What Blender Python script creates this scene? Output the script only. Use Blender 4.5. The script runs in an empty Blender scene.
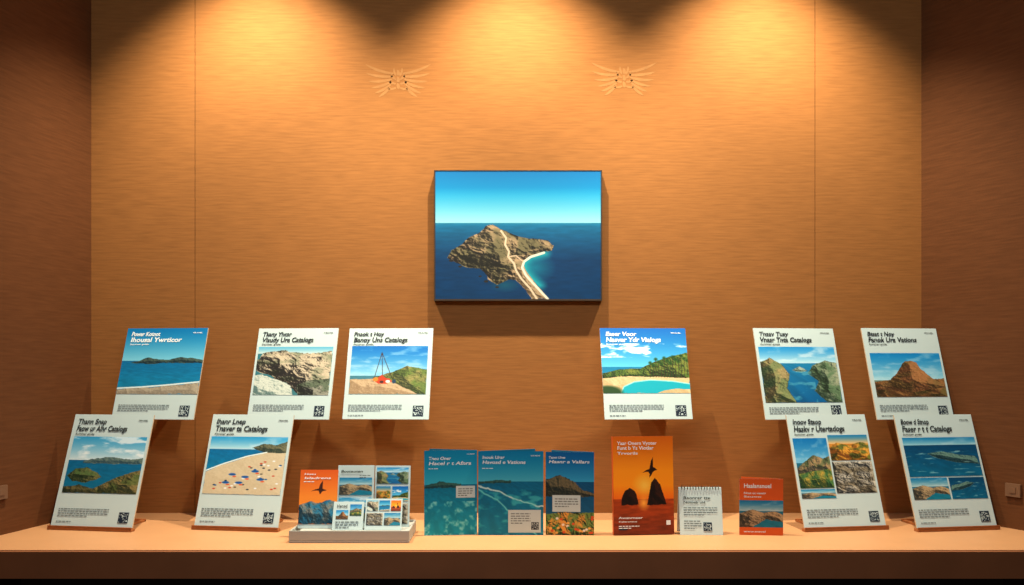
import bpy, bmesh, math, random
import numpy as np
from mathutils import Vector, Matrix
random.seed(4)
S = bpy.context.scene
S.view_settings.view_transform = 'Standard'
COL = S.collection

# ------------------------------------------------------------ utilities
def lin(c):
    c = np.asarray(c, dtype=float) / 255.0
    return np.where(c <= 0.04045, c / 12.92, ((c + 0.055) / 1.055) ** 2.4)

def mat(name, rgb, rough=0.6, metal=0.0, spec=0.3, noise=0.0, nscale=40.0, bump=0.0, stretch=(1, 1, 1)):
    m = bpy.data.materials.new(name); m.use_nodes = True
    nt = m.node_tree; b = nt.nodes['Principled BSDF']
    l = lin(rgb)
    b.inputs['Roughness'].default_value = rough
    b.inputs['Metallic'].default_value = metal
    b.inputs['Specular IOR Level'].default_value = spec
    tc = nt.nodes.new('ShaderNodeTexCoord'); mp = nt.nodes.new('ShaderNodeMapping')
    mp.inputs['Scale'].default_value = stretch
    nz = nt.nodes.new('ShaderNodeTexNoise'); nz.inputs['Scale'].default_value = nscale
    nz.inputs['Detail'].default_value = 4
    nt.links.new(tc.outputs['Object'], mp.inputs['Vector']); nt.links.new(mp.outputs['Vector'], nz.inputs['Vector'])
    cr = nt.nodes.new('ShaderNodeValToRGB')
    cr.color_ramp.elements[0].position = 0.3; cr.color_ramp.elements[1].position = 0.7
    cr.color_ramp.elements[0].color = (*(l * (1 - noise)), 1); cr.color_ramp.elements[1].color = (*np.minimum(l * (1 + noise), 1), 1)
    nt.links.new(nz.outputs['Fac'], cr.inputs['Fac']); nt.links.new(cr.outputs['Color'], b.inputs['Base Color'])
    if bump > 0:
        bp = nt.nodes.new('ShaderNodeBump'); bp.inputs['Strength'].default_value = bump; bp.inputs['Distance'].default_value = 0.002
        nt.links.new(nz.outputs['Fac'], bp.inputs['Height']); nt.links.new(bp.outputs['Normal'], b.inputs['Normal'])
    return m

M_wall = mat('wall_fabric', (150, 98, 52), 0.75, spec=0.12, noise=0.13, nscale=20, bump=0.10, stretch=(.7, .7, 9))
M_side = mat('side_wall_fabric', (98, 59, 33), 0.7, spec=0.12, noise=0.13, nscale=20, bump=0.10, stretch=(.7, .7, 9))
M_groove = mat('groove_dark', (70, 42, 24), 0.9)
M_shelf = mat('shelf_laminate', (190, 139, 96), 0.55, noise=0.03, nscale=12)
M_fascia = mat('fascia_shaded_brown', (134, 80, 48), 0.6, noise=0.08, nscale=10)  # darker than the shelf top: weak front light is painted into this brown
M_plinth = mat('plinth_dark', (40, 24, 16), 0.7)
M_floor = mat('floor_stone', (70, 58, 50), 0.6, noise=0.15, nscale=6)
M_ceil = mat('ceiling_paint', (80, 56, 38), 0.9)
M_paper = mat('paper_white', (192, 211, 213), 0.5, noise=0.01)
M_edge = mat('board_edge', (196, 166, 130), 0.7, noise=0.05)
M_wood = mat('stand_wood', (166, 100, 54), 0.5, noise=0.2, nscale=60, stretch=(1, 8, 8))
M_ink = mat('ink_black', (24, 30, 34), 0.6)
M_grey = mat('ink_grey', (108, 120, 124), 0.7)
M_white = mat('ink_white', (236, 246, 250), 0.6)
M_navy = mat('ink_navy', (16, 34, 54), 0.6)
M_frame = mat('frame_dark', (62, 48, 34), 0.45, noise=0.1)
M_tray = mat('tray_white', (176, 176, 170), 0.45, noise=0.02)
M_metal = mat('metal_grey', (120, 116, 110), 0.35, metal=1.0)
M_emblem = mat('emblem_tan', (163, 114, 68), 0.8, spec=.1, noise=0.08)
M_plate = mat('plate_brown', (120, 86, 62), 0.5)
M_lamp = mat('lamp_black', (25, 23, 22), 0.4)
M_teal = mat('booklet_teal', (10, 110, 146), 0.5)
M_orange = mat('booklet_orange', (220, 92, 34), 0.5)

M_print = bpy.data.materials.new('printed_photo'); M_print.use_nodes = True
_b = M_print.node_tree.nodes['Principled BSDF']; _b.inputs['Roughness'].default_value = 0.5
_b.inputs['Specular IOR Level'].default_value = 0.25
_a = M_print.node_tree.nodes.new('ShaderNodeAttribute'); _a.attribute_name = 'print'
M_print.node_tree.links.new(_a.outputs['Color'], _b.inputs['Base Color'])

def link(name, me, parent=None, loc=(0, 0, 0), rot=(0, 0, 0)):
    o = bpy.data.objects.new(name, me); COL.objects.link(o)
    o.location = loc; o.rotation_euler = rot
    if parent: o.parent = parent
    return o

def boxes(name, lst, mats, parent=None, bevel=0.0, loc=(0, 0, 0), rot=(0, 0, 0), front=None):
    """lst: (x0,x1,y0,y1,z0,z1[,mat index]); joined into one mesh"""
    bm = bmesh.new()
    for b in lst:
        x0, x1, y0, y1, z0, z1 = b[:6]; mi = b[6] if len(b) > 6 else 0
        r = bmesh.ops.create_cube(bm, size=1.0, matrix=Matrix.Translation(((x0+x1)/2, (y0+y1)/2, (z0+z1)/2)) @ Matrix.Diagonal((x1-x0, y1-y0, z1-z0, 1)))
        fs = set(f for v in r['verts'] for f in v.link_faces)
        for f in fs: f.material_index = mi
        if bevel:
            bmesh.ops.bevel(bm, geom=list(set(e for f in fs for e in f.edges)), offset=bevel, segments=2, affect='EDGES')
    if front is not None:
        bm.normal_update()
        for f in bm.faces:
            if f.normal.y < -0.9: f.material_index = front
    me = bpy.data.meshes.new(name); bm.to_mesh(me); bm.free()
    for m in (mats if isinstance(mats, list) else [mats]): me.materials.append(m)
    return link(name, me, parent, loc, rot)

def poly_prism(name, pts, z0, z1, m, parent=None):
    bm = bmesh.new()
    a = [bm.verts.new((x, y, z0)) for x, y in pts]; b = [bm.verts.new((x, y, z1)) for x, y in pts]
    bm.faces.new(a); bm.faces.new(b[::-1]); n = len(pts)
    for i in range(n): bm.faces.new((a[i], b[i], b[(i+1) % n], a[(i+1) % n]))
    bmesh.ops.recalc_face_normals(bm, faces=bm.faces)
    me = bpy.data.meshes.new(name); bm.to_mesh(me); bm.free(); me.materials.append(m)
    return link(name, me, parent)

def quads(name, rects, m, y, parent):
    vs = []; fs = []
    for (x0, x1, z0, z1) in rects:
        k = len(vs); vs += [(x0, y, z0), (x1, y, z0), (x1, y, z1), (x0, y, z1)]; fs.append((k, k+1, k+2, k+3))
    me = bpy.data.meshes.new(name); me.from_pydata(vs, [], fs); me.materials.append(m)
    return link(name, me, parent)

def text(body, m, parent, x, z, width, cap, y=-0.0014, shear=0.0, bold=0.012, align='LEFT', name='title_text'):
    cu = bpy.data.curves.new(name, 'FONT'); cu.body = body; cu.size = 1.0; cu.offset = bold; cu.shear = shear
    cu.resolution_u = 3
    cu.materials.append(m); o = bpy.data.objects.new(name, cu); COL.objects.link(o)
    bpy.context.view_layer.update()
    wd = max(o.dimensions.x, 0.01)
    o.scale = (width / wd, cap / 0.7, 1); o.rotation_euler = (math.pi/2, 0, 0); o.location = (x, y, z)
    o.parent = parent
    return o

# ------------------------------------------------------------ procedural print painters
def vnoise(x, y, seed):
    g = np.random.RandomState(seed).rand(64, 64)
    xi = np.floor(x).astype(int); yi = np.floor(y).astype(int); fx = x - xi; fy = y - yi
    fx = fx*fx*(3-2*fx); fy = fy*fy*(3-2*fy)
    a = g[yi % 64, xi % 64]; b = g[yi % 64, (xi+1) % 64]; c = g[(yi+1) % 64, xi % 64]; d = g[(yi+1) % 64, (xi+1) % 64]
    return (a*(1-fx)+b*fx)*(1-fy)+(c*(1-fx)+d*fx)*fy
def fbm(x, y, seed, o=4):
    s = 0; a = 0.5; t = 0
    for i in range(o):
        s = s + a*vnoise(x*2**i+i*7.3, y*2**i+i*3.1, seed+i); t += a; a *= 0.5
    return s/t
def mix(a, b, t):
    a = np.asarray(a, float); b = np.asarray(b, float); t = np.clip(t, 0, 1)
    return a*(1-t[..., None]) + b*t[..., None]
def pmask(U, V, P, jit=0.0, seed=1, f=14):
    X = U + (fbm(U*f, V*f, seed)-.5)*jit*2; Y = V + (fbm(U*f, V*f, seed+9)-.5)*jit*2
    ins = np.zeros(U.shape, bool); n = len(P)
    for i in range(n):
        x1, y1 = P[i]; x2, y2 = P[(i+1) % n]
        if y1 == y2: continue
        c = ((y1 > Y) != (y2 > Y)) & (X < (x2-x1)*(Y-y1)/(y2-y1)+x1)
        ins ^= c
    return ins
def seasky(U, V, hor, sT, sB, wF, wN, cl=0.0, seed=3, wave=0.12):
    im = mix(sT, sB, (V/hor)**1.2)
    if cl > 0:
        n = fbm(U*5, V*12, seed, 5); im = mix(im, (240, 246, 250), np.clip((n-0.52)*5, 0, 1)*cl)
    t = (V-hor)/(1-hor+1e-6); w = mix(wF, wN, t)
    n = fbm(U*10/(0.3+t.clip(0, 1)), V*60/(0.4+t.clip(0, 1)), seed+5, 3)-.5
    w = w*(1+wave*2*n[..., None])
    return np.where((V > hor)[..., None], w, im)
def pdist(U, V, P):
    d = np.full(U.shape, 9.0); n = len(P)
    for i in range(n):
        (x1, y1), (x2, y2) = P[i], P[(i+1) % n]
        dx, dy = x2-x1, y2-y1; L = dx*dx+dy*dy+1e-9
        t = np.clip(((U-x1)*dx+(V-y1)*dy)/L, 0, 1)
        d = np.minimum(d, np.hypot(U-x1-t*dx, V-y1-t*dy))
    return d
def land(im, U, V, P, dark, light, alt=None, seed=11, f=9, jit=0.015, altamt=0.5, con=1.0, shore=None):
    """terrain patch: ridged height field, hill-shaded, with soft vegetation patches"""
    m = pmask(U, V, P, jit, seed)
    d = np.minimum(pdist(U, V, P), .25)
    wu = U+(fbm(U*5, V*5, seed+30, 3)-.5)*.12; wv = V+(fbm(U*5, V*5, seed+31, 3)-.5)*.12
    rid = 1-np.abs(2*fbm(wu*f*.55, wv*f*.75, seed, 5)-1)
    h = d*1.1 + rid*(.10+d*.5) + fbm(U*f*4, V*f*5, seed+50, 3)*.035
    du = (U[0, -1]-U[0, 0])/(U.shape[1]-1); dv = (V[-1, 0]-V[0, 0])/(V.shape[0]-1)
    gy, gx = np.gradient(h, dv, du)
    sh = .5+.30*con*np.tanh((-gx*.8+gy*.55)*.9)*1.5
    sh = np.clip(sh+(fbm(U*60, V*60, seed+7, 2)-.5)*.28, 0, 1)
    c = mix(dark, light, sh)
    if alt is not None:
        k = np.clip((fbm(wu*f*.8+5, wv*f*1.0, seed+4, 4)-(1-altamt))*4+.5, 0, 1)*.8
        c = c*(1-k[..., None]) + np.asarray(alt, float)*(0.35+sh[..., None]*.9)*k[..., None]
    if shore is not None:
        c = mix(c, shore, np.clip(1-d/.012, 0, 1)*.8)
    return np.where(m[..., None], c, im)
def fill(im, U, V, P, col, jit=.006, seed=3):
    return np.where(pmask(U, V, P, jit, seed, 10)[..., None], np.asarray(col, float), im)
def stroke(im, U, V, pts, wd, col, asp=1.0):
    d = np.full(U.shape, 9.0)
    for (x1, y1), (x2, y2) in zip(pts[:-1], pts[1:]):
        dx, dy = (x2-x1)*asp, (y2-y1); L = dx*dx+dy*dy+1e-9
        t = np.clip(((U-x1)*asp*dx+(V-y1)*dy)/L, 0, 1)
        d = np.minimum(d, np.hypot((U-x1)*asp-t*dx, (V-y1)-t*dy))
    return mix(im, np.asarray(col, float), np.clip((wd-d)/(wd*.4)+.5, 0, 1))
def blob(im, U, V, x, y, rx, ry, col, soft=.3):
    d = np.hypot((U-x)/rx, (V-y)/ry)
    return mix(im, np.asarray(col, float), np.clip((1-d)/soft, 0, 1))

def p_island(U, V):   # main framed aerial view
    im = mix((0, 108, 172), (6, 142, 200), V/.2)
    im = mix(im, (140, 212, 228), (V-.13)/.25)
    w = mix((10, 112, 156), (0, 52, 96), ((V-.40)/.30)**.8)*(1+.22*(fbm(U*14, V*60, 5, 3)-.5)[..., None])
    w = mix(w, (60, 144, 176), np.clip(1-(V-.40)/.03, 0, 1)*.5)
    im = np.where((V > .405)[..., None], w, im)
    q = lambda x, y: ((x-435)/166., (y-172)/130.)
    im = blob(im, U, V, *q(535, 270), .13, .13, (8, 112, 142), 1.0)
    im = mix(im, (30, 168, 180), np.clip(1-pdist(U, V, [q(*a) for a in [(545,256),(530,260),(525,266),(526,274),(532,281),(540,288),(532,281),(526,274),(525,266),(530,260)]])/.055, 0, 1)**1.3*.95)
    im = blob(im, U, V, *q(505, 288), .10, .06, (8, 76, 104), .9)
    P = [q(*a) for a in [(447,260),(452,252),(462,246),(470,238),(479,235),(486,229),(493,227),(500,231),(507,234),(516,239),(526,240),(538,241),(548,243),(554,248),(551,253),(540,255),(530,259),(524,264),(522,270),(526,277),(520,283),(508,283),(498,287),(489,281),(480,272),(468,270),(456,266)]]
    im = land(im, U, V, P, (30, 27, 24), (190, 160, 122), (80, 78, 54), 21, 13, .014, .52, 1.25)
    for x, y, s in ((451, 263, 1), (460, 269, .8), (486, 284, 1), (480, 279, .7), (497, 290, .8)): im = blob(im, U, V, *q(x, y), .016*s, .011*s, (40, 36, 34))
    im = land(im, U, V, [q(*a) for a in [(516,270),(524,268),(529,277),(537,288),(549,302),(533,302),(524,291),(516,282)]], (76, 62, 46), (196, 168, 130), None, 33, 14, .008)
    im = stroke(im, U, V, [q(*a) for a in [(544,255),(531,259),(524,264),(522,270),(526,278),(534,287),(548,302)]], .009, (236, 228, 208), 1.28)
    im = stroke(im, U, V, [q(*a) for a in [(501,233),(506,240),(505,247),(509,254),(508,259),(514,266),(516,273),(521,281),(530,291),(537,302)]], .0075, (228, 204, 172), 1.28)
    im = stroke(im, U, V, [q(*a) for a in [(508,259),(516,258),(523,264)]], .005, (214, 188, 156), 1.28)
    return im
def p_shore(U, V):
    im = seasky(U, V, .50, (0, 112, 176), (120, 200, 226), (4, 104, 158), (16, 130, 168), .0, 3)
    im = land(im, U, V, [(.10,.53),(.22,.49),(.34,.45),(.46,.48),(.58,.485),(.72,.44),(.88,.46),(1,.49),(1,.54),(.6,.53),(.3,.55)], (18, 40, 50), (80, 100, 90), None, 5)
    im = land(im, U, V, [(0,.93),(.3,.91),(.6,.88),(1,.83),(1,1),(0,1)], (110, 100, 88), (200, 188, 164), None, 6, con=.5)
    return stroke(im, U, V, [(0,.915),(.3,.895),(.6,.865),(1,.815)], .010, (225, 238, 238))
def p_cliffs(U, V):
    im = seasky(U, V, .14, (90, 170, 205), (190, 215, 215), (40, 110, 125), (60, 120, 130), 0)
    im = land(im, U, V, [(0,.3),(.1,.12),(.35,.08),(.6,.14),(1,.1),(1,1.2),(.75,1.2),(.5,.85),(.3,.75),(.2,.6),(0,.5)], (36, 34, 34), (204, 190, 164), (96, 104, 84), 8, 9, .03, .4, 1.4)
    im = land(im, U, V, [(-.2,.62),(.10,.58),(.24,.66),(.38,.72),(.50,.82),(.56,1.2),(-.2,1.2)], (84, 112, 112), (206, 214, 204), None, 18, 9, .04, con=1.2)
    return land(im, U, V, [(.58,.78),(.74,.70),(1,.66),(1,1.2),(.62,1.2)], (30, 32, 32), (150, 150, 136), (70, 84, 66), 28, 9, .03, con=1.3)
def p_mast(U, V):
    im = seasky(U, V, .62, (0, 104, 188), (140, 205, 234), (60, 120, 140), (70, 130, 140), .3)
    im = land(im, U, V, [(.3,.66),(.55,.54),(.75,.42),(.9,.46),(1,.5),(1,1),(.3,1)], (40, 50, 28), (160, 150, 90), (76, 100, 44), 4)
    im = land(im, U, V, [(0,.70),(.45,.68),(.7,.85),(.9,1),(0,1)], (130, 104, 76), (220, 192, 156), None, 9, con=.6)
    for a in ([(.31,.74),(.40,.14)], [(.40,.14),(.43,.7)], [(.40,.14),(.56,.70)]): im = stroke(im, U, V, a, .007, (60, 44, 40), 1.6)
    im = fill(im, U, V, [(.33,.74),(.37,.66),(.42,.60),(.47,.67),(.52,.68),(.56,.74),(.48,.79),(.38,.79)], (190, 62, 34))
    im = blob(im, U, V, .34, .70, .04, .05, (230, 130, 50)); im = blob(im, U, V, .50, .74, .035, .035, (236, 236, 230)); im = blob(im, U, V, .42, .75, .03, .03, (60, 40, 40))
    return blob(im, U, V, .58, .74, .03, .05, (30, 60, 90))
def p_lagoon(U, V):
    im = seasky(U, V, .60, (0, 100, 188), (90, 195, 236), (10, 120, 170), (20, 160, 190), .0)
    n = fbm(U*6, V*14, 44, 4); im = mix(im, (240, 248, 250), np.clip((n-.52)*7, 0, 1)*((V > .24) & (V < .46)))
    im = land(im, U, V, [(0,.70),(.2,.64),(.45,.62),(.6,.52),(.8,.44),(1,.38),(1,.80),(.5,.78),(.2,.82),(0,.82)], (14, 40, 18), (130, 140, 60), (60, 90, 34), 6, 16)
    im = land(im, U, V, [(0,.78),(.3,.74),(1,.77),(1,1),(0,1)], (180, 150, 104), (236, 210, 164), None, 12, 8, .01, con=.5)
    im = fill(im, U, V, [(.20,1),(.24,.90),(.36,.83),(.55,.80),(.80,.82),(1,.86),(1,.95),(.86,.93),(.7,.96),(.6,1)], (10, 168, 190), .012)
    im = stroke(im, U, V, [(.20,1),(.24,.90),(.36,.83),(.55,.80),(.80,.82),(1,.86)], .008, (150, 225, 220), 1.6)
    im = blob(im, U, V, .05, .99, .2, .12, (40, 70, 34))
    for i in range(14):
        x = .55+.033*i; y = .54-.006*i+.05*math.sin(i*2.1)
        im = stroke(im, U, V, [(x, .76), (x+.01, y)], .005, (60, 44, 26), 1.6); im = blob(im, U, V, x+.01, y, .03, .035, (26, 66, 22), .8)
    return im
def p_fjord(U, V):
    im = seasky(U, V, .30, (30, 140, 210), (190, 228, 240), (24, 120, 170), (6, 86, 140), .5)
    im = land(im, U, V, [(0,.28),(.12,.2),(.26,.3),(.36,.5),(.30,.75),(.4,1),(0,1)], (26, 42, 28), (136, 146, 96), (150, 130, 90), 6)
    im = land(im, U, V, [(1,.3),(.85,.25),(.68,.34),(.6,.48),(.72,.62),(.66,.80),(.8,1),(1,1)], (40, 62, 52), (170, 176, 146), (70, 100, 70), 16)
    im = land(im, U, V, [(.4,.42),(.5,.36),(.6,.42),(.52,.47)], (60, 80, 70), (170, 190, 180), None, 17)
    n = fbm(U*7, V*12, 61, 4); w = (V > .45) & (U > .33) & (U < .68)
    return mix(im, (90, 170, 195), np.clip((n-.54)*6, 0, 1)*w*.6)
def p_mesa(U, V):
    im = seasky(U, V, .62, (10, 124, 194), (160, 214, 230), (100, 130, 120), (110, 80, 50), .3)
    im = land(im, U, V, [(0,.66),(.3,.60),(.6,.64),(1,.58),(1,1),(0,1)], (70, 46, 28), (160, 112, 66), (90, 80, 44), 6)
    return land(im, U, V, [(-.02,.82),(.18,.68),(.34,.46),(.43,.26),(.49,.19),(.58,.18),(.64,.22),(.69,.36),(.82,.56),(1.02,.78),(.5,.90)], (62, 38, 26), (180, 124, 76), (104, 84, 50), 7, 8, .010, con=1.0, altamt=.42)
def p_bay(U, V):
    im = seasky(U, V, .42, (50, 150, 200), (205, 226, 232), (4, 96, 142), (10, 108, 144), .8, 13)
    im = land(im, U, V, [(.2,.44),(.4,.38),(.6,.36),(.8,.40),(1,.38),(1,.48),(.2,.48)], (36, 66, 80), (110, 130, 120), None, 3)
    im = land(im, U, V, [(.02,.70),(.12,.58),(.26,.55),(.38,.61),(.5,.72),(.3,.82),(.1,.80)], (20, 38, 26), (130, 124, 76), (60, 90, 50), 9)
    im = land(im, U, V, [(.4,.92),(.6,.78),(.8,.66),(1,.58),(1,1),(.4,1)], (30, 40, 26), (150, 130, 80), (70, 90, 46), 19)
    return land(im, U, V, [(0,.9),(.2,.86),(.4,.92),(.5,1),(0,1)], (24, 34, 24), (104, 96, 60), None, 29)
def p_beach(U, V):
    im = seasky(U, V, .22, (40, 150, 210), (180, 222, 234), (4, 104, 160), (10, 136, 172), .3)
    im = land(im, U, V, [(0,.62),(.2,.50),(.5,.36),(.75,.28),(1,.24),(1,1),(0,1)], (184, 166, 134), (222, 208, 178), None, 9, 6, .01, con=.3)
    im = land(im, U, V, [(.55,.2),(.7,.12),(.85,.14),(1,.08),(1,.28),(.75,.28)], (36, 52, 48), (120, 118, 90), None, 4)
    im = stroke(im, U, V, [(0,.60),(.2,.485),(.5,.345),(.75,.27)], .010, (230, 242, 240))
    r = random.Random(5)
    for i in range(46):
        y = .42+.5*r.random(); x = .12+.85*r.random()
        if x < 0.9-1.4*(y-.25): continue
        im = blob(im, U, V, x, y, .022, .014, r.choice([(30, 90, 150), (230, 236, 240), (190, 60, 40), (30, 50, 70), (90, 80, 70)]))
    for x, y in ((.35,.66),(.52,.7),(.45,.8),(.64,.6),(.72,.74),(.28,.8)): im = blob(im, U, V, x, y, .055, .025, (20, 84, 160)); im = blob(im, U, V, x+.03, y+.035, .03, .015, (215, 90, 50))
    return im
def p_reef(U, V):
    im = seasky(U, V, .2, (20, 120, 180), (150, 205, 220), (0, 66, 108), (4, 96, 134), .2)
    im = land(im, U, V, [(.3,.42),(.5,.36),(.7,.44),(.95,.5),(1,.7),(.7,.66),(.45,.55)], (14, 44, 56), (110, 150, 140), None, 5)
    n = fbm(U*6, V*22, 71, 4)
    return mix(im, (170, 215, 215), np.clip((n-.64)*8, 0, 1)*(V > .35)*.6)
def p_reef2(U, V): return p_reef(1-U, V*.8+.2)
def p_peak(U, V):
    im = seasky(U, V, .5, (10, 110, 180), (110, 184, 220), (20, 100, 130), (20, 80, 90), .2)
    im = land(im, U, V, [(0,.6),(.3,.45),(.55,.34),(.8,.42),(1,.36),(1,.7),(0,.75)], (36, 42, 44), (190, 156, 108), (70, 90, 60), 6)
    return land(im, U, V, [(0,.72),(.5,.66),(1,.62),(1,1),(0,1)], (20, 50, 30), (210, 170, 70), (40, 100, 60), 3)
def p_hills(U, V):
    im = seasky(U, V, .35, (20, 120, 180), (240, 190, 120), (200, 130, 50), (200, 130, 50), 0)
    return land(im, U, V, [(0,.5),(.2,.3),(.5,.42),(.8,.28),(1,.36),(1,1),(0,1)], (100, 54, 20), (244, 176, 66), (70, 90, 40), 6)
def p_rock(U, V):
    im = np.zeros(U.shape+(3,))+np.array((120, 120, 116.))
    return land(im, U, V, [(-.2,-.2),(1.2,-.2),(1.2,1.2),(-.2,1.2)], (30, 34, 38), (210, 204, 188), (110, 100, 80), 5, 7, con=1.3)
def p_seatop(U, V):   # tall teal booklet
    im = seasky(U, V, .40, (0, 136, 184), (50, 180, 212), (0, 116, 156), (10, 154, 180), 0)
    n = fbm(U*10, V*14, 9, 5); im = mix(im, (140, 226, 226), np.clip((n-.52)*5, 0, 1)*(V > .60)*.8)
    return land(im, U, V, [(.0,.42),(.3,.37),(.7,.395),(.7,.44),(0,.45)], (16, 56, 70), (60, 110, 100), None, 5)
def p_wake(U, V):
    im = seasky(U, V, .36, (0, 130, 184), (70, 184, 214), (0, 104, 148), (4, 126, 160), 0)
    im = land(im, U, V, [(.0,.37),(.2,.35),(.5,.345),(.5,.38),(0,.39)], (20, 60, 70), (60, 110, 100), None, 5)
    wob = (fbm(U*9, V*9, 77, 3)-.5)*.05
    im = stroke(im, U, V+wob, [(.0,.41),(.35,.50),(.7,.60),(1.0,.67)], .010, (180, 224, 228)); im = stroke(im, U, V+wob, [(.0,.45),(.3,.60),(.7,.86),(.9,1)], .009, (90, 196, 206))
    n = fbm(U*7, V*18, 19, 5); return mix(im, (80, 204, 212), np.clip((n-.52)*5, 0, 1)*(V > .45)*.6)
def p_town(U, V):
    im = seasky(U, V, .36, (0, 96, 164), (50, 164, 214), (4, 80, 126), (6, 90, 130), 0)
    im = land(im, U, V, [(0,.34),(.3,.28),(.6,.36),(.75,.45),(1,.50),(1,.54),(0,.54)], (18, 36, 40), (120, 110, 80), None, 5)
    im = land(im, U, V, [(-.2,.76),(.3,.73),(1.2,.72),(1.2,1.2),(-.2,1.2)], (16, 50, 34), (230, 160, 70), (60, 110, 60), 7, 14, con=1.4)
    for i in range(26):
        r = random.Random(i); im = blob(im, U, V, r.random(), .78+.2*r.random(), .035, .018, r.choice([(214, 80, 40), (240, 180, 90), (40, 120, 70), (232, 226, 210)]))
    return im
def p_sunset(U, V):
    im = mix((220, 100, 8), (255, 150, 18), V/.35); im = mix(im, (236, 88, 18), (V-.5)/.2)
    im = np.where((V > .64)[..., None], mix((176, 66, 20), (110, 42, 22), (V-.64)/.36)*(1+.5*(fbm(U*6, V*40, 4)-.5)[..., None]), im)
    im = blob(im, U, V, .52, .50, .22, .14, (255, 196, 70), .9); im = blob(im, U, V, .5, .68, .12, .09, (255, 170, 60), .9)
    im = land(im, U, V, [(.12,.70),(.15,.60),(.19,.55),(.27,.52),(.35,.56),(.41,.64),(.42,.70)], (14, 9, 9), (46, 22, 15), None, 4)
    im = land(im, U, V, [(.56,.70),(.59,.58),(.63,.47),(.69,.43),(.76,.48),(.83,.58),(.89,.70)], (14, 9, 9), (52, 24, 15), None, 14)
    return fill(im, U, V, [(.48,.375),(.55,.345),(.60,.335),(.615,.30),(.63,.25),(.66,.215),(.665,.27),(.665,.315),(.70,.325),(.735,.345),(.70,.350),(.66,.365),(.63,.40),(.60,.425),(.605,.385),(.585,.365),(.54,.365)], (34, 15, 10), .002)
def p_orange(U, V):
    im = mix((226, 90, 24), (250, 140, 44), V/.5)
    im = land(im, U, V, [(0,.66),(.3,.58),(.5,.62),(.8,.55),(1,.60),(1,1),(0,1)], (30, 50, 60), (160, 160, 150), (20, 110, 155), 4)
    return fill(im, U, V, [(.30,.40),(.42,.36),(.50,.35),(.53,.27),(.60,.20),(.60,.30),(.60,.35),(.72,.38),(.60,.40),(.54,.46),(.50,.39),(.42,.385)], (60, 26, 16), .002)
def p_coast(U, V):
    im = seasky(U, V, .4, (20, 120, 176), (170, 206, 210), (10, 110, 146), (20, 120, 146), .2)
    return land(im, U, V, [(0,.5),(.3,.34),(.55,.46),(.8,.4),(1,.52),(1,.8),(.6,.7),(.3,1),(0,1)], (34, 38, 38), (204, 174, 130), None, 7)

def photo(parent, painter, x0, x1, z0, z1, nx, ny, y=-0.0007, name='printed_photo'):
    nx = int(nx); ny = int(ny)
    u, v = np.meshgrid(np.linspace(0, 1, nx), np.linspace(0, 1, ny))
    im = np.clip(painter(u, v), 0, 255)
    co = np.stack([x0+u*(x1-x0), np.full_like(u, y), z1-v*(z1-z0)], -1).reshape(-1, 3)
    i = np.arange(nx*ny).reshape(ny, nx)
    f = np.stack([i[1:, :-1], i[1:, 1:], i[:-1, 1:], i[:-1, :-1]], -1).reshape(-1, 4)
    me = bpy.data.meshes.new(name)
    me.vertices.add(len(co)); me.vertices.foreach_set('co', co.ravel())
    me.loops.add(f.size); me.loops.foreach_set('vertex_index', f.ravel().astype(np.int32))
    me.polygons.add(len(f)); me.polygons.foreach_set('loop_start', np.arange(0, f.size, 4, dtype=np.int32))
    me.update(calc_edges=True)
    at = me.color_attributes.new('print', 'FLOAT_COLOR', 'POINT')
    at.data.foreach_set('color', np.concatenate([lin(im), np.ones(im.shape[:2]+(1,))], -1).astype(np.float32).ravel())
    me.materials.append(M_print)
    return link(name, me, parent)

def qr(parent, x, z, s, m=None):
    n = 13; c = s/n; R = []
    quads('qr_background', [(x-c, x+s+c, z-c, z+s+c)], M_navy, -0.0011, parent)
    for i in range(n):
        for j in range(n):
            if random.random() < .26: R.append((x+i*c, x+(i+1)*c, z+j*c, z+(j+1)*c))
    quads('qr_modules', R, M_paper, -0.0015, parent)

def lines(parent, x, z, w, rows, pitch, m, hgt=None):
    R = []; hgt = hgt or pitch*.42
    for r in range(rows):
        cx = x; end = x+w*(1 if r < rows-1 else .6)
        while cx < end:
            l = random.uniform(.004, .012); l = min(l, end-cx)
            if l < .001: break
            R.append((cx, cx+l, z-r*pitch-hgt, z-r*pitch)); cx += l+.002
    if R: quads('body_copy', R, m, -0.0011, parent)

def cover(parent, w, h, sp):
    """decorate a board whose front is y=0, x in [-w/2,w/2], z in [0,h]; v measured from the top"""
    for i, (u0, v0, u1, v1, fn) in enumerate(sp.get('photos', [])):
        ax = (u1-u0)*w; az = (v1-v0)*h
        photo(parent, fn, -w/2+u0*w, -w/2+u1*w, h-v1*h, h-v0*h, max(50, ax/.0010), max(40, az/.0010))
    for (u0, v0, u1, v1, m) in sp.get('patches', []):
        quads('white_panel', [(-w/2+u0*w, -w/2+u1*w, h-v1*h, h-v0*h)], m, -0.0010, parent)
    for (u, v, wd, cap, s, m) in sp.get('text', []):
        text(s, m, parent, -w/2+u*w, h-v*h, wd*w, cap*h, shear=sp.get('shear', 0.15), bold=sp.get('bold', .02))
    for (u, v, wd, rows, pitch, m) in sp.get('lines', []):
        lines(parent, -w/2+u*w, h-v*h, wd*w, rows, pitch*h, m)
    if 'qr' in sp:
        u, v, s = sp['qr']; qr(parent, -w/2+u*w, h-v*h, s*w)

def board(parent, w, h, sp, tilt=0.0, loc=(0, 0, 0), t=0.005, mats=None, name='board', yaw=0):
    o = boxes(name, [(-w/2, w/2, 0, t, 0, h)], mats or [M_edge, M_paper], parent, bevel=0.0006, loc=loc, rot=(-tilt, 0, yaw), front=1)
    cover(o, w, h, sp)
    return o

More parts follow.
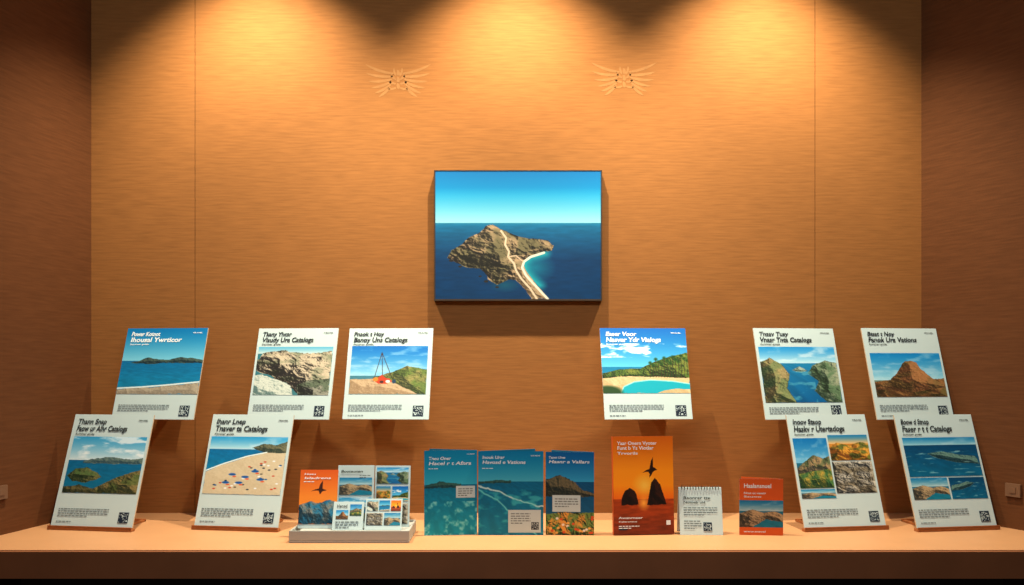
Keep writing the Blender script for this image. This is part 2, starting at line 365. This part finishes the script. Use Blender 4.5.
def empty(name, loc, yaw=0):
    e = bpy.data.objects.new(name, None); COL.objects.link(e); e.empty_display_size = .05
    e.location = loc; e.rotation_euler = (0, 0, yaw); return e
R = math.radians

# ------------------------------------------------------------ room shell
SZ = 0.80                      # shelf top height
XL, XR, SLL, SLR = -1.262, 1.228, 0.20, 0.50
CE = 2.74
g = .0009
boxes('wall_back', [(-1.5, -.951-g, 0, .02, 0, CE), (-.951+g, .909-g, 0, .02, 0, CE), (.909+g, 1.5, 0, .02, 0, CE), (-1.5, 1.5, .02, .05, 0, CE, 1)], [M_wall, M_groove])
D = 1.0
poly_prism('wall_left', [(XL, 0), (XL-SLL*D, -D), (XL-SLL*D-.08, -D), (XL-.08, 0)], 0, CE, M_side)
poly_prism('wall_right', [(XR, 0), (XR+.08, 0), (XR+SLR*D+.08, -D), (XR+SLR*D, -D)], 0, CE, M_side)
boxes('ceiling', [(-1.9, 2.1, -D, .05, CE, CE+.06)], M_ceil)
boxes('floor', [(-3.5, 3.5, -4.5, .05, -.05, 0)], M_floor)
FY = .54
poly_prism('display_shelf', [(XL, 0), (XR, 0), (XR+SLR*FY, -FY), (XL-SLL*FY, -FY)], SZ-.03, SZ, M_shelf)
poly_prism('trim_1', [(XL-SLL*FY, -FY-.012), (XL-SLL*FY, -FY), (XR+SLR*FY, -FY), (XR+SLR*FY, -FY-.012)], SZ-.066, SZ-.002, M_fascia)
boxes('cabinet_base', [(-1.2, 1.2, -.50, -.01, .08, SZ-.031), (-1.17, 1.17, -.46, -.03, 0, .08)], M_plinth)
def plate(x, sl, sg, a, z):
    ang = math.atan2(sl, 1)*sg
    boxes('socket_plate', [(-.004, .004, -.022, .022, -.018, .018), (-.006, .006, -.010, .010, -.008, .008)], M_plate, bevel=.001, loc=(x+sg*sl*a-sg*.004, -a, z), rot=(0, 0, ang))
plate(XL, SLL, -1, .36, .912); plate(XR, SLR, 1, .265, .905)

# ------------------------------------------------------------ winged emblems applied to the wall
def emblem(cx, cz):
    bm = bmesh.new()
    def feather(p0, ang, L, wd, sg, curl=.35):
        n = 8; top = []; bot = []
        for i in range(n+1):
            t = i/n; a = ang + curl*t
            x = p0[0]+sg*L*t*math.cos(a); z = p0[1]+L*t*math.sin(a)
            hw = wd*math.sin(math.pi*min(1, .12+t*.88))**.6*.5+.0004
            nx, nz = -math.sin(a)*sg, math.cos(a)
            top.append(bm.verts.new((x+nx*hw, 0, z+nz*hw))); bot.append(bm.verts.new((x-nx*hw, 0, z-nz*hw)))
        for i in range(n):
            q = (bot[i], bot[i+1], top[i+1], top[i])
            bm.faces.new(q if sg > 0 else q[::-1])
    for sg in (-1, 1):
        for k in range(6):
            feather((sg*(.014+.002*k), .020-k*.008), R(6-k*12), .088-k*.0085, .0076, sg, .22)
        for k in range(4):
            feather((sg*.006, .014-k*.012), R(55-k*28), .024, .006, sg)
    for k in range(3): feather((0, .014-k*.020), R(75), .018, .009, 1)
    me = bpy.data.meshes.new('winged_wall_emblem'); bm.to_mesh(me); bm.free(); me.materials.append(M_emblem)
    link('winged_wall_emblem', me, loc=(cx, -.0003, cz))     # thin foil applied flat on the fabric
emblem(-.342, 2.098); emblem(.336, 2.103)

# ------------------------------------------------------------ framed picture
fr = empty('framed_island_picture', (.018, -.026, 1.435))
W, H = .500, .388
boxes('frame', [(-W/2, -W/2+.004, 0, .026, 0, H), (W/2-.004, W/2, 0, .026, 0, H), (-W/2+.004, W/2-.004, 0, .026, 0, .005), (-W/2+.004, W/2-.004, 0, .026, H-.002, H), (-W/2+.004, W/2-.004, .008, .026, .005, H-.002)], M_frame, fr)
photo(fr, p_island, -W/2+.004, W/2-.004, .005, H-.002, 420, 325, y=.001, name='island_photo')

# ------------------------------------------------------------ brochure content
K, G, Wt = M_ink, M_grey, M_white
def std(t1, t2, photos, tm=K, **kw):
    sp = dict(photos=photos, text=[(.06, .088, .36, .045, t1, tm), (.06, .155, .64, .050, t2, tm), (.82, .06, .12, .012, 'TRAVEL', tm), (.06, .188, .24, .014, 'Summer guide', tm)],
              lines=[(.06, .845, .62, 4, .020, G), (.06, .955, .3, 1, .02, G)], qr=(.82, .955, .105), bold=.028)
    sp.update(kw); return sp
UP = [
 (-1.020, .252, -9, std('Power Kotnot', 'Ihousal Ywrticor', [(0, 0, 1, .73, p_shore)], Wt)),
 (-.636, .243, -8, std('Tkany Yhcar', 'Vlsudy Ura Catalogs', [(.03, .21, .96, .74, p_cliffs)])),
 (-.359, .248, -4, std('Pnaok t Hoy', 'Banoy Uns Catalogs', [(.05, .20, .95, .73, p_mast)])),
 (.388, .253, 4, std('Easer Voor', 'Nasver Ydr Vialogs', [(0, 0, 1, .72, p_lagoon)], Wt)),
 (.836, .249, 9, std('Tnsav Tusy', 'Vnasr Tnta Catalogs', [(.03, .21, .97, .82, p_fjord)], lines=[(.06, .87, .6, 4, .02, G)])),
 (1.145, .238, 9, std('Btsat t Noy', 'Fanok Ura Vations', [(.05, .28, .97, .76, p_mesa)])),
]
LO = [
 (-1.131, .240, -9, std('Thann Snap', 'Faow ur Alhr Catalogs', [(.05, .205, .97, .71, p_bay)])),
 (-.742, .240, -9, std('Ihanr Lnep', 'Tnaver ta Catalogs', [(.03, .205, .97, .72, p_beach)])),
 (.896, .236, 9, std('Inoov Staop', 'Haskv r Utertadogs', [(.03, .215, .45, .66, p_peak), (.47, .19, .97, .42, p_hills), (.47, .43, .97, .71, p_rock), (.03, .67, .45, .75, p_coast)])),
 (1.196, .236, 9, std('Boow d Stnop', 'Faser r t t Catalogs', [(.04, .21, .97, .56, p_reef), (.04, .57, .50, .76, p_coast), (.52, .57, .97, .76, p_reef2)])),
]
TU = R(18)
for x, w, yaw, sp in UP:
    e = empty('wall_brochure_board', (x, -.150, 1.090), R(yaw))
    board(e, w, .275, sp, TU)
    y_ = lambda z: math.tan(TU)*z+.0065
    bm = bmesh.new(); prof = [(y_(.07), .07), (y_(.20), .20), (.143, .20), (.143, .07)]
    a = [bm.verts.new((-.02, py, pz)) for py, pz in prof]; b = [bm.verts.new((.02, py, pz)) for py, pz in prof]
    bm.faces.new(a); bm.faces.new(b[::-1])
    for i in range(4): bm.faces.new((a[i], b[i], b[(i+1) % 4], a[(i+1) % 4]))
    bmesh.ops.recalc_face_normals(bm, faces=bm.faces)
    me = bpy.data.meshes.new('wall_bracket'); bm.to_mesh(me); bm.free(); me.materials.append(M_wall)
    link('wall_bracket', me, e)
TL = R(20)
for x, w, yaw, sp in LO:
    e = empty('catalog_on_easel', (x, -.283, SZ), R(yaw))
    board(e, w, .315, sp, TL, loc=(0, 0, .009))
    boxes('easel_base', [(-w/2-.003, w/2+.003, -.010, .010, 0, .008), (-w/2-.003, w/2+.003, -.010, -.006, .008, .012),
                          (-.07, -.058, .010, .15, 0, .006), (.058, .07, .010, .15, 0, .006), (-.07, .07, .142, .15, .0, .008)], M_wood, e, bevel=.001)
    L = .27; boxes('easel_strut', [(-.02, .02, 0, .004, 0, L)], M_wood, e, bevel=.0008, loc=(0, .146, .008), rot=(R(7), 0, 0))

# ------------------------------------------------------------ folded booklets standing on the shelf
def booklet(name, x, y, w, h, yaw, sp, hinge=1, ang=24, inner=None):
    e = empty(name, (x, y, SZ), R(yaw))
    board(e, w, h, sp, 0, t=.0012, mats=[M_paper, M_paper], name='front_panel')
    boxes('back_panel', [(0, w*.97, 0, .0012, 0, h)], [inner or M_teal], e, loc=(hinge*w/2, .0016, 0), rot=(0, 0, R(180-ang) if hinge > 0 else R(ang)))
    return e
booklet('folded_teal_brochure', -.160, -.350, .138, .221, 7, dict(photos=[(0, 0, 1, 1, p_seatop)], text=[(.08, .11, .42, .036, 'Tneu Oner', Wt), (.08, .17, .80, .040, 'Hacel r t Afnrs', Wt), (.8, .05, .15, .012, 'GUIDE', Wt)], patches=[(.60, .42, .96, .56, M_paper)], lines=[(.64, .45, .28, 4, .026, G), (.08, .21, .3, 1, .02, Wt)], bold=.02), hinge=1)
booklet('folded_teal_brochure', -.003, -.350, .170, .219, 0, dict(photos=[(0, 0, 1, 1, p_wake)], text=[(.06, .09, .34, .036, 'Inouk Urar', Wt), (.06, .15, .66, .040, 'Havosd e Vations', Wt), (.80, .06, .15, .014, 'GUIDE', Wt)], patches=[(.46, .70, .96, .97, M_paper)], lines=[(.5, .74, .30, 5, .028, G), (.06, .20, .28, 1, .02, Wt)], qr=(.82, .93, .10), bold=.02), hinge=-1)
booklet('folded_teal_brochure', .151, -.350, .126, .217, -4, dict(photos=[(0, 0, 1, 1, p_town)], text=[(.06, .08, .34, .028, 'Tanes Ures', Wt), (.06, .135, .84, .036, 'Haanr a Vallars', Wt)], patches=[(.14, .52, .72, .72, M_paper)], lines=[(.19, .56, .48, 4, .03, G)], bold=.02), hinge=1)

e = empty('orange_sunset_book', (.345, -.352, SZ), R(5))
W, H = .160, .255
lean = empty('leaning_body', (0, 0, .002)); lean.parent = e; lean.rotation_euler = (R(-4), 0, 0)
boxes('book_block', [(-W/2, W/2, 0, .0022, 0, H, 0), (-W/2+.003, W/2-.003, .0022, .0158, .003, H-.003, 1), (-W/2, W/2, .0158, .018, 0, H, 0), (-W/2, -W/2+.002, 0, .018, 0, H, 0)], [M_orange, M_paper], lean)
cover(lean, W, H, dict(photos=[(0, 0, 1, 1, p_sunset)], text=[(.07, .085, .66, .034, 'Yaar Onern Vyoter', Wt), (.07, .135, .60, .036, 'Funt b Ys Viotlar', Wt), (.07, .185, .34, .028, 'Trvorils', Wt), (.08, .84, .40, .022, 'Awsnrneer', Wt), (.08, .875, .30, .014, 'Caleroneut', Wt)], lines=[(.08, .91, .34, 2, .02, Wt)], patches=[(.87, .86, .94, .905, Wt), (.08, .925, .22, .955, M_navy)], bold=.015, shear=0))

e = empty('spiral_desk_calendar', (.495, -.352, SZ), R(-2))
w, h = .112, .124; tl = R(13)
board(e, w, h, dict(text=[(.10, .25, .62, .060, 'Raonrer tte', K), (.10, .34, .5, .05, 'Notoeb uld', K)], lines=[(.10, .42, .78, 4, .05, G), (.10, .70, .4, 4, .05, G)], qr=(.56, .90, .17), bold=.015, shear=0), tl, t=.0016, mats=[M_paper, M_paper], name='front_page')
dy = h*math.sin(tl)*2
boxes('back_page', [(-w/2, w/2, 0, .0016, 0, h)], M_paper, e, loc=(0, dy+.002, 0), rot=(tl, 0, 0))
bm = bmesh.new()
for i in range(14):
    cx = -w/2+.008+i*(w-.016)/13; Mx = Matrix.Translation((cx, dy/2+.001, h*math.cos(tl)-.001)); n = 10; r = .0052; ring = []
    for k in range(n):
        a = 2*math.pi*k/n; c = Vector((0, math.cos(a)*r, math.sin(a)*r)); rad = Vector((0, math.cos(a), math.sin(a)))
        ring.append([bm.verts.new(Mx @ (c+rad*.0009*math.cos(q)+Vector((1, 0, 0))*.0009*math.sin(q))) for q in (0, math.pi/2, math.pi, 3*math.pi/2)])
    for k in range(n):
        for q in range(4): bm.faces.new((ring[k][q], ring[(k+1) % n][q], ring[(k+1) % n][(q+1) % 4], ring[k][(q+1) % 4]))
me = bpy.data.meshes.new('spiral_binding'); bm.to_mesh(me); bm.free(); me.materials.append(M_metal); link('spiral_binding', me, e)

booklet('orange_travel_booklet', .650, -.352, .112, .147, -5, dict(photos=[(0, .38, 1, .86, p_coast)], patches=[(0, 0, 1, .38, M_orange), (0, .86, 1, 1, M_orange)], text=[(.10, .16, .62, .075, 'Haalansnuel', Wt), (.10, .27, .5, .035, 'Nrut ot vansig', Wt), (.1, .33, .4, .03, 'Ssuoo', Wt), (.1, .95, .5, .03, 'www.travel', Wt)], bold=.02, shear=0), hinge=1, inner=M_orange)

# ------------------------------------------------------------ tray of leaflets
e = empty('leaflet_tray', (-.407, -.455, SZ), 0)
tw, td, th = .300, .165, .030; q = .005
boxes('tray_shell', [(-tw/2, tw/2, 0, td, 0, .006), (-tw/2, tw/2, 0, q, .006, th), (-tw/2, tw/2, td-q, td, .006, th), (-tw/2, -tw/2+q, q, td-q, .006, th), (tw/2-q, tw/2, q, td-q, .006, th)], M_tray, e, bevel=.001)
boxes('tray_insert', [(-tw/2+.02, tw/2-q-.001, .015, td-.012, .006, .026)], M_tray, e, bevel=.001)
def leaf(x, y, z, w, h, tilt, sp, t=.002, yaw=0, mats=None): return board(e, w, h, sp, R(tilt), loc=(x, y, z), t=t, yaw=R(yaw), name='leaflet', mats=mats or [M_paper, M_paper])
leaf(-.092, .055, .0265, .098, .150, 14, dict(photos=[(.0, .0, 1, .93, p_orange)], text=[(.1, .09, .3, .03, 'Hosu', Wt), (.1, .16, .7, .035, 'Isladrens', Wt)], lines=[(.1, .20, .5, 1, .03, Wt)]), t=.006)
leaf(.002, .065, .0265, .094, .160, 12, dict(photos=[(.05, .20, .95, .48, p_coast), (.05, .52, .95, .9, p_bay)], text=[(.08, .12, .6, .04, 'Bosteoten', K)], lines=[(.6, .16, .3, 2, .03, G)]), t=.004)
leaf(.096, .075, .0265, .092, .158, 12, dict(photos=[(.05, .03, .95, .30, p_fjord), (.05, .34, .45, .58, p_hills), (.5, .34, .95, .58, p_lagoon), (.05, .62, .95, .95, p_rock)]), t=.003)
leaf(-.010, .030, .0265, .078, .074, 24, dict(photos=[(.10, .30, .5, .62, p_mesa), (.55, .1, .93, .5, p_peak)], text=[(.1, .2, .35, .09, 'Vansd', K)], lines=[(.1, .7, .75, 3, .09, G)]), t=.003)
leaf(.080, .030, .0265, .094, .082, 24, dict(photos=[(.04, .06, .34, .40, p_cliffs), (.37, .06, .66, .40, p_shore), (.69, .06, .96, .40, p_sunset), (.04, .46, .48, .85, p_rock), (.52, .46, .96, .85, p_coast)]), t=.003)

# ------------------------------------------------------------ lights and fixtures
def spot(x, energy, col):
    e = empty('ceiling_spotlight', (x, -.33, CE))
    bm = bmesh.new()
    prof = [(.028, 0), (.028, -.01), (.01, -.012), (.01, -.02), (.034, -.022), (.036, -.062), (.030, -.062), (.026, -.04), (0, -.04)]
    n = 24; rs = [[bm.verts.new((r*math.cos(2*math.pi*k/n), r*math.sin(2*math.pi*k/n), z)) for k in range(n)] for r, z in prof[:-1]]
    for a, b in zip(rs[:-1], rs[1:]):
        for k in range(n): bm.faces.new((a[k], a[(k+1) % n], b[(k+1) % n], b[k]))
    me = bpy.data.meshes.new('lamp_housing'); bm.to_mesh(me); bm.free(); me.materials.append(M_lamp); link('lamp_housing', me, e)
    L = bpy.data.lights.new('lamp', 'SPOT'); L.energy = energy; L.color = col; L.spot_size = R(94); L.spot_blend = .85; L.shadow_soft_size = .016
    o = bpy.data.objects.new('lamp', L); COL.objects.link(o); o.parent = e; o.location = (0, 0, -.066); o.rotation_euler = (R(7), 0, 0)
for x in (-.755, .01, .735): spot(x, 150, (1, .88, .65))
L = bpy.data.lights.new('front_fill_light', 'AREA'); L.shape = 'RECTANGLE'; L.size = 1.4; L.size_y = .25; L.energy = 15; L.color = (.92, .97, 1)  # fill lamp added to light the brochure fronts evenly, no fixture behind it
o = bpy.data.objects.new('front_fill_light', L); COL.objects.link(o); o.location = (0, -1.9, 2.3)
o.rotation_euler = (Vector((0, -.25, 1.0))-Vector(o.location)).to_track_quat('-Z', 'Y').to_euler()
wd = bpy.data.worlds.new('world'); S.world = wd; wd.use_nodes = True
wd.node_tree.nodes['Background'].inputs[0].default_value = (1, .85, .7, 1); wd.node_tree.nodes['Background'].inputs[1].default_value = .05

# ------------------------------------------------------------ camera
cam = bpy.data.cameras.new('camera'); co = bpy.data.objects.new('camera', cam); COL.objects.link(co)
cam.sensor_width = 36; cam.lens = 36*900/1024; cam.shift_y = 72.5/1024
co.location = (0, -2.7, 1.244); co.rotation_euler = (R(90), 0, 0)
cam.clip_start = .05
S.camera = co
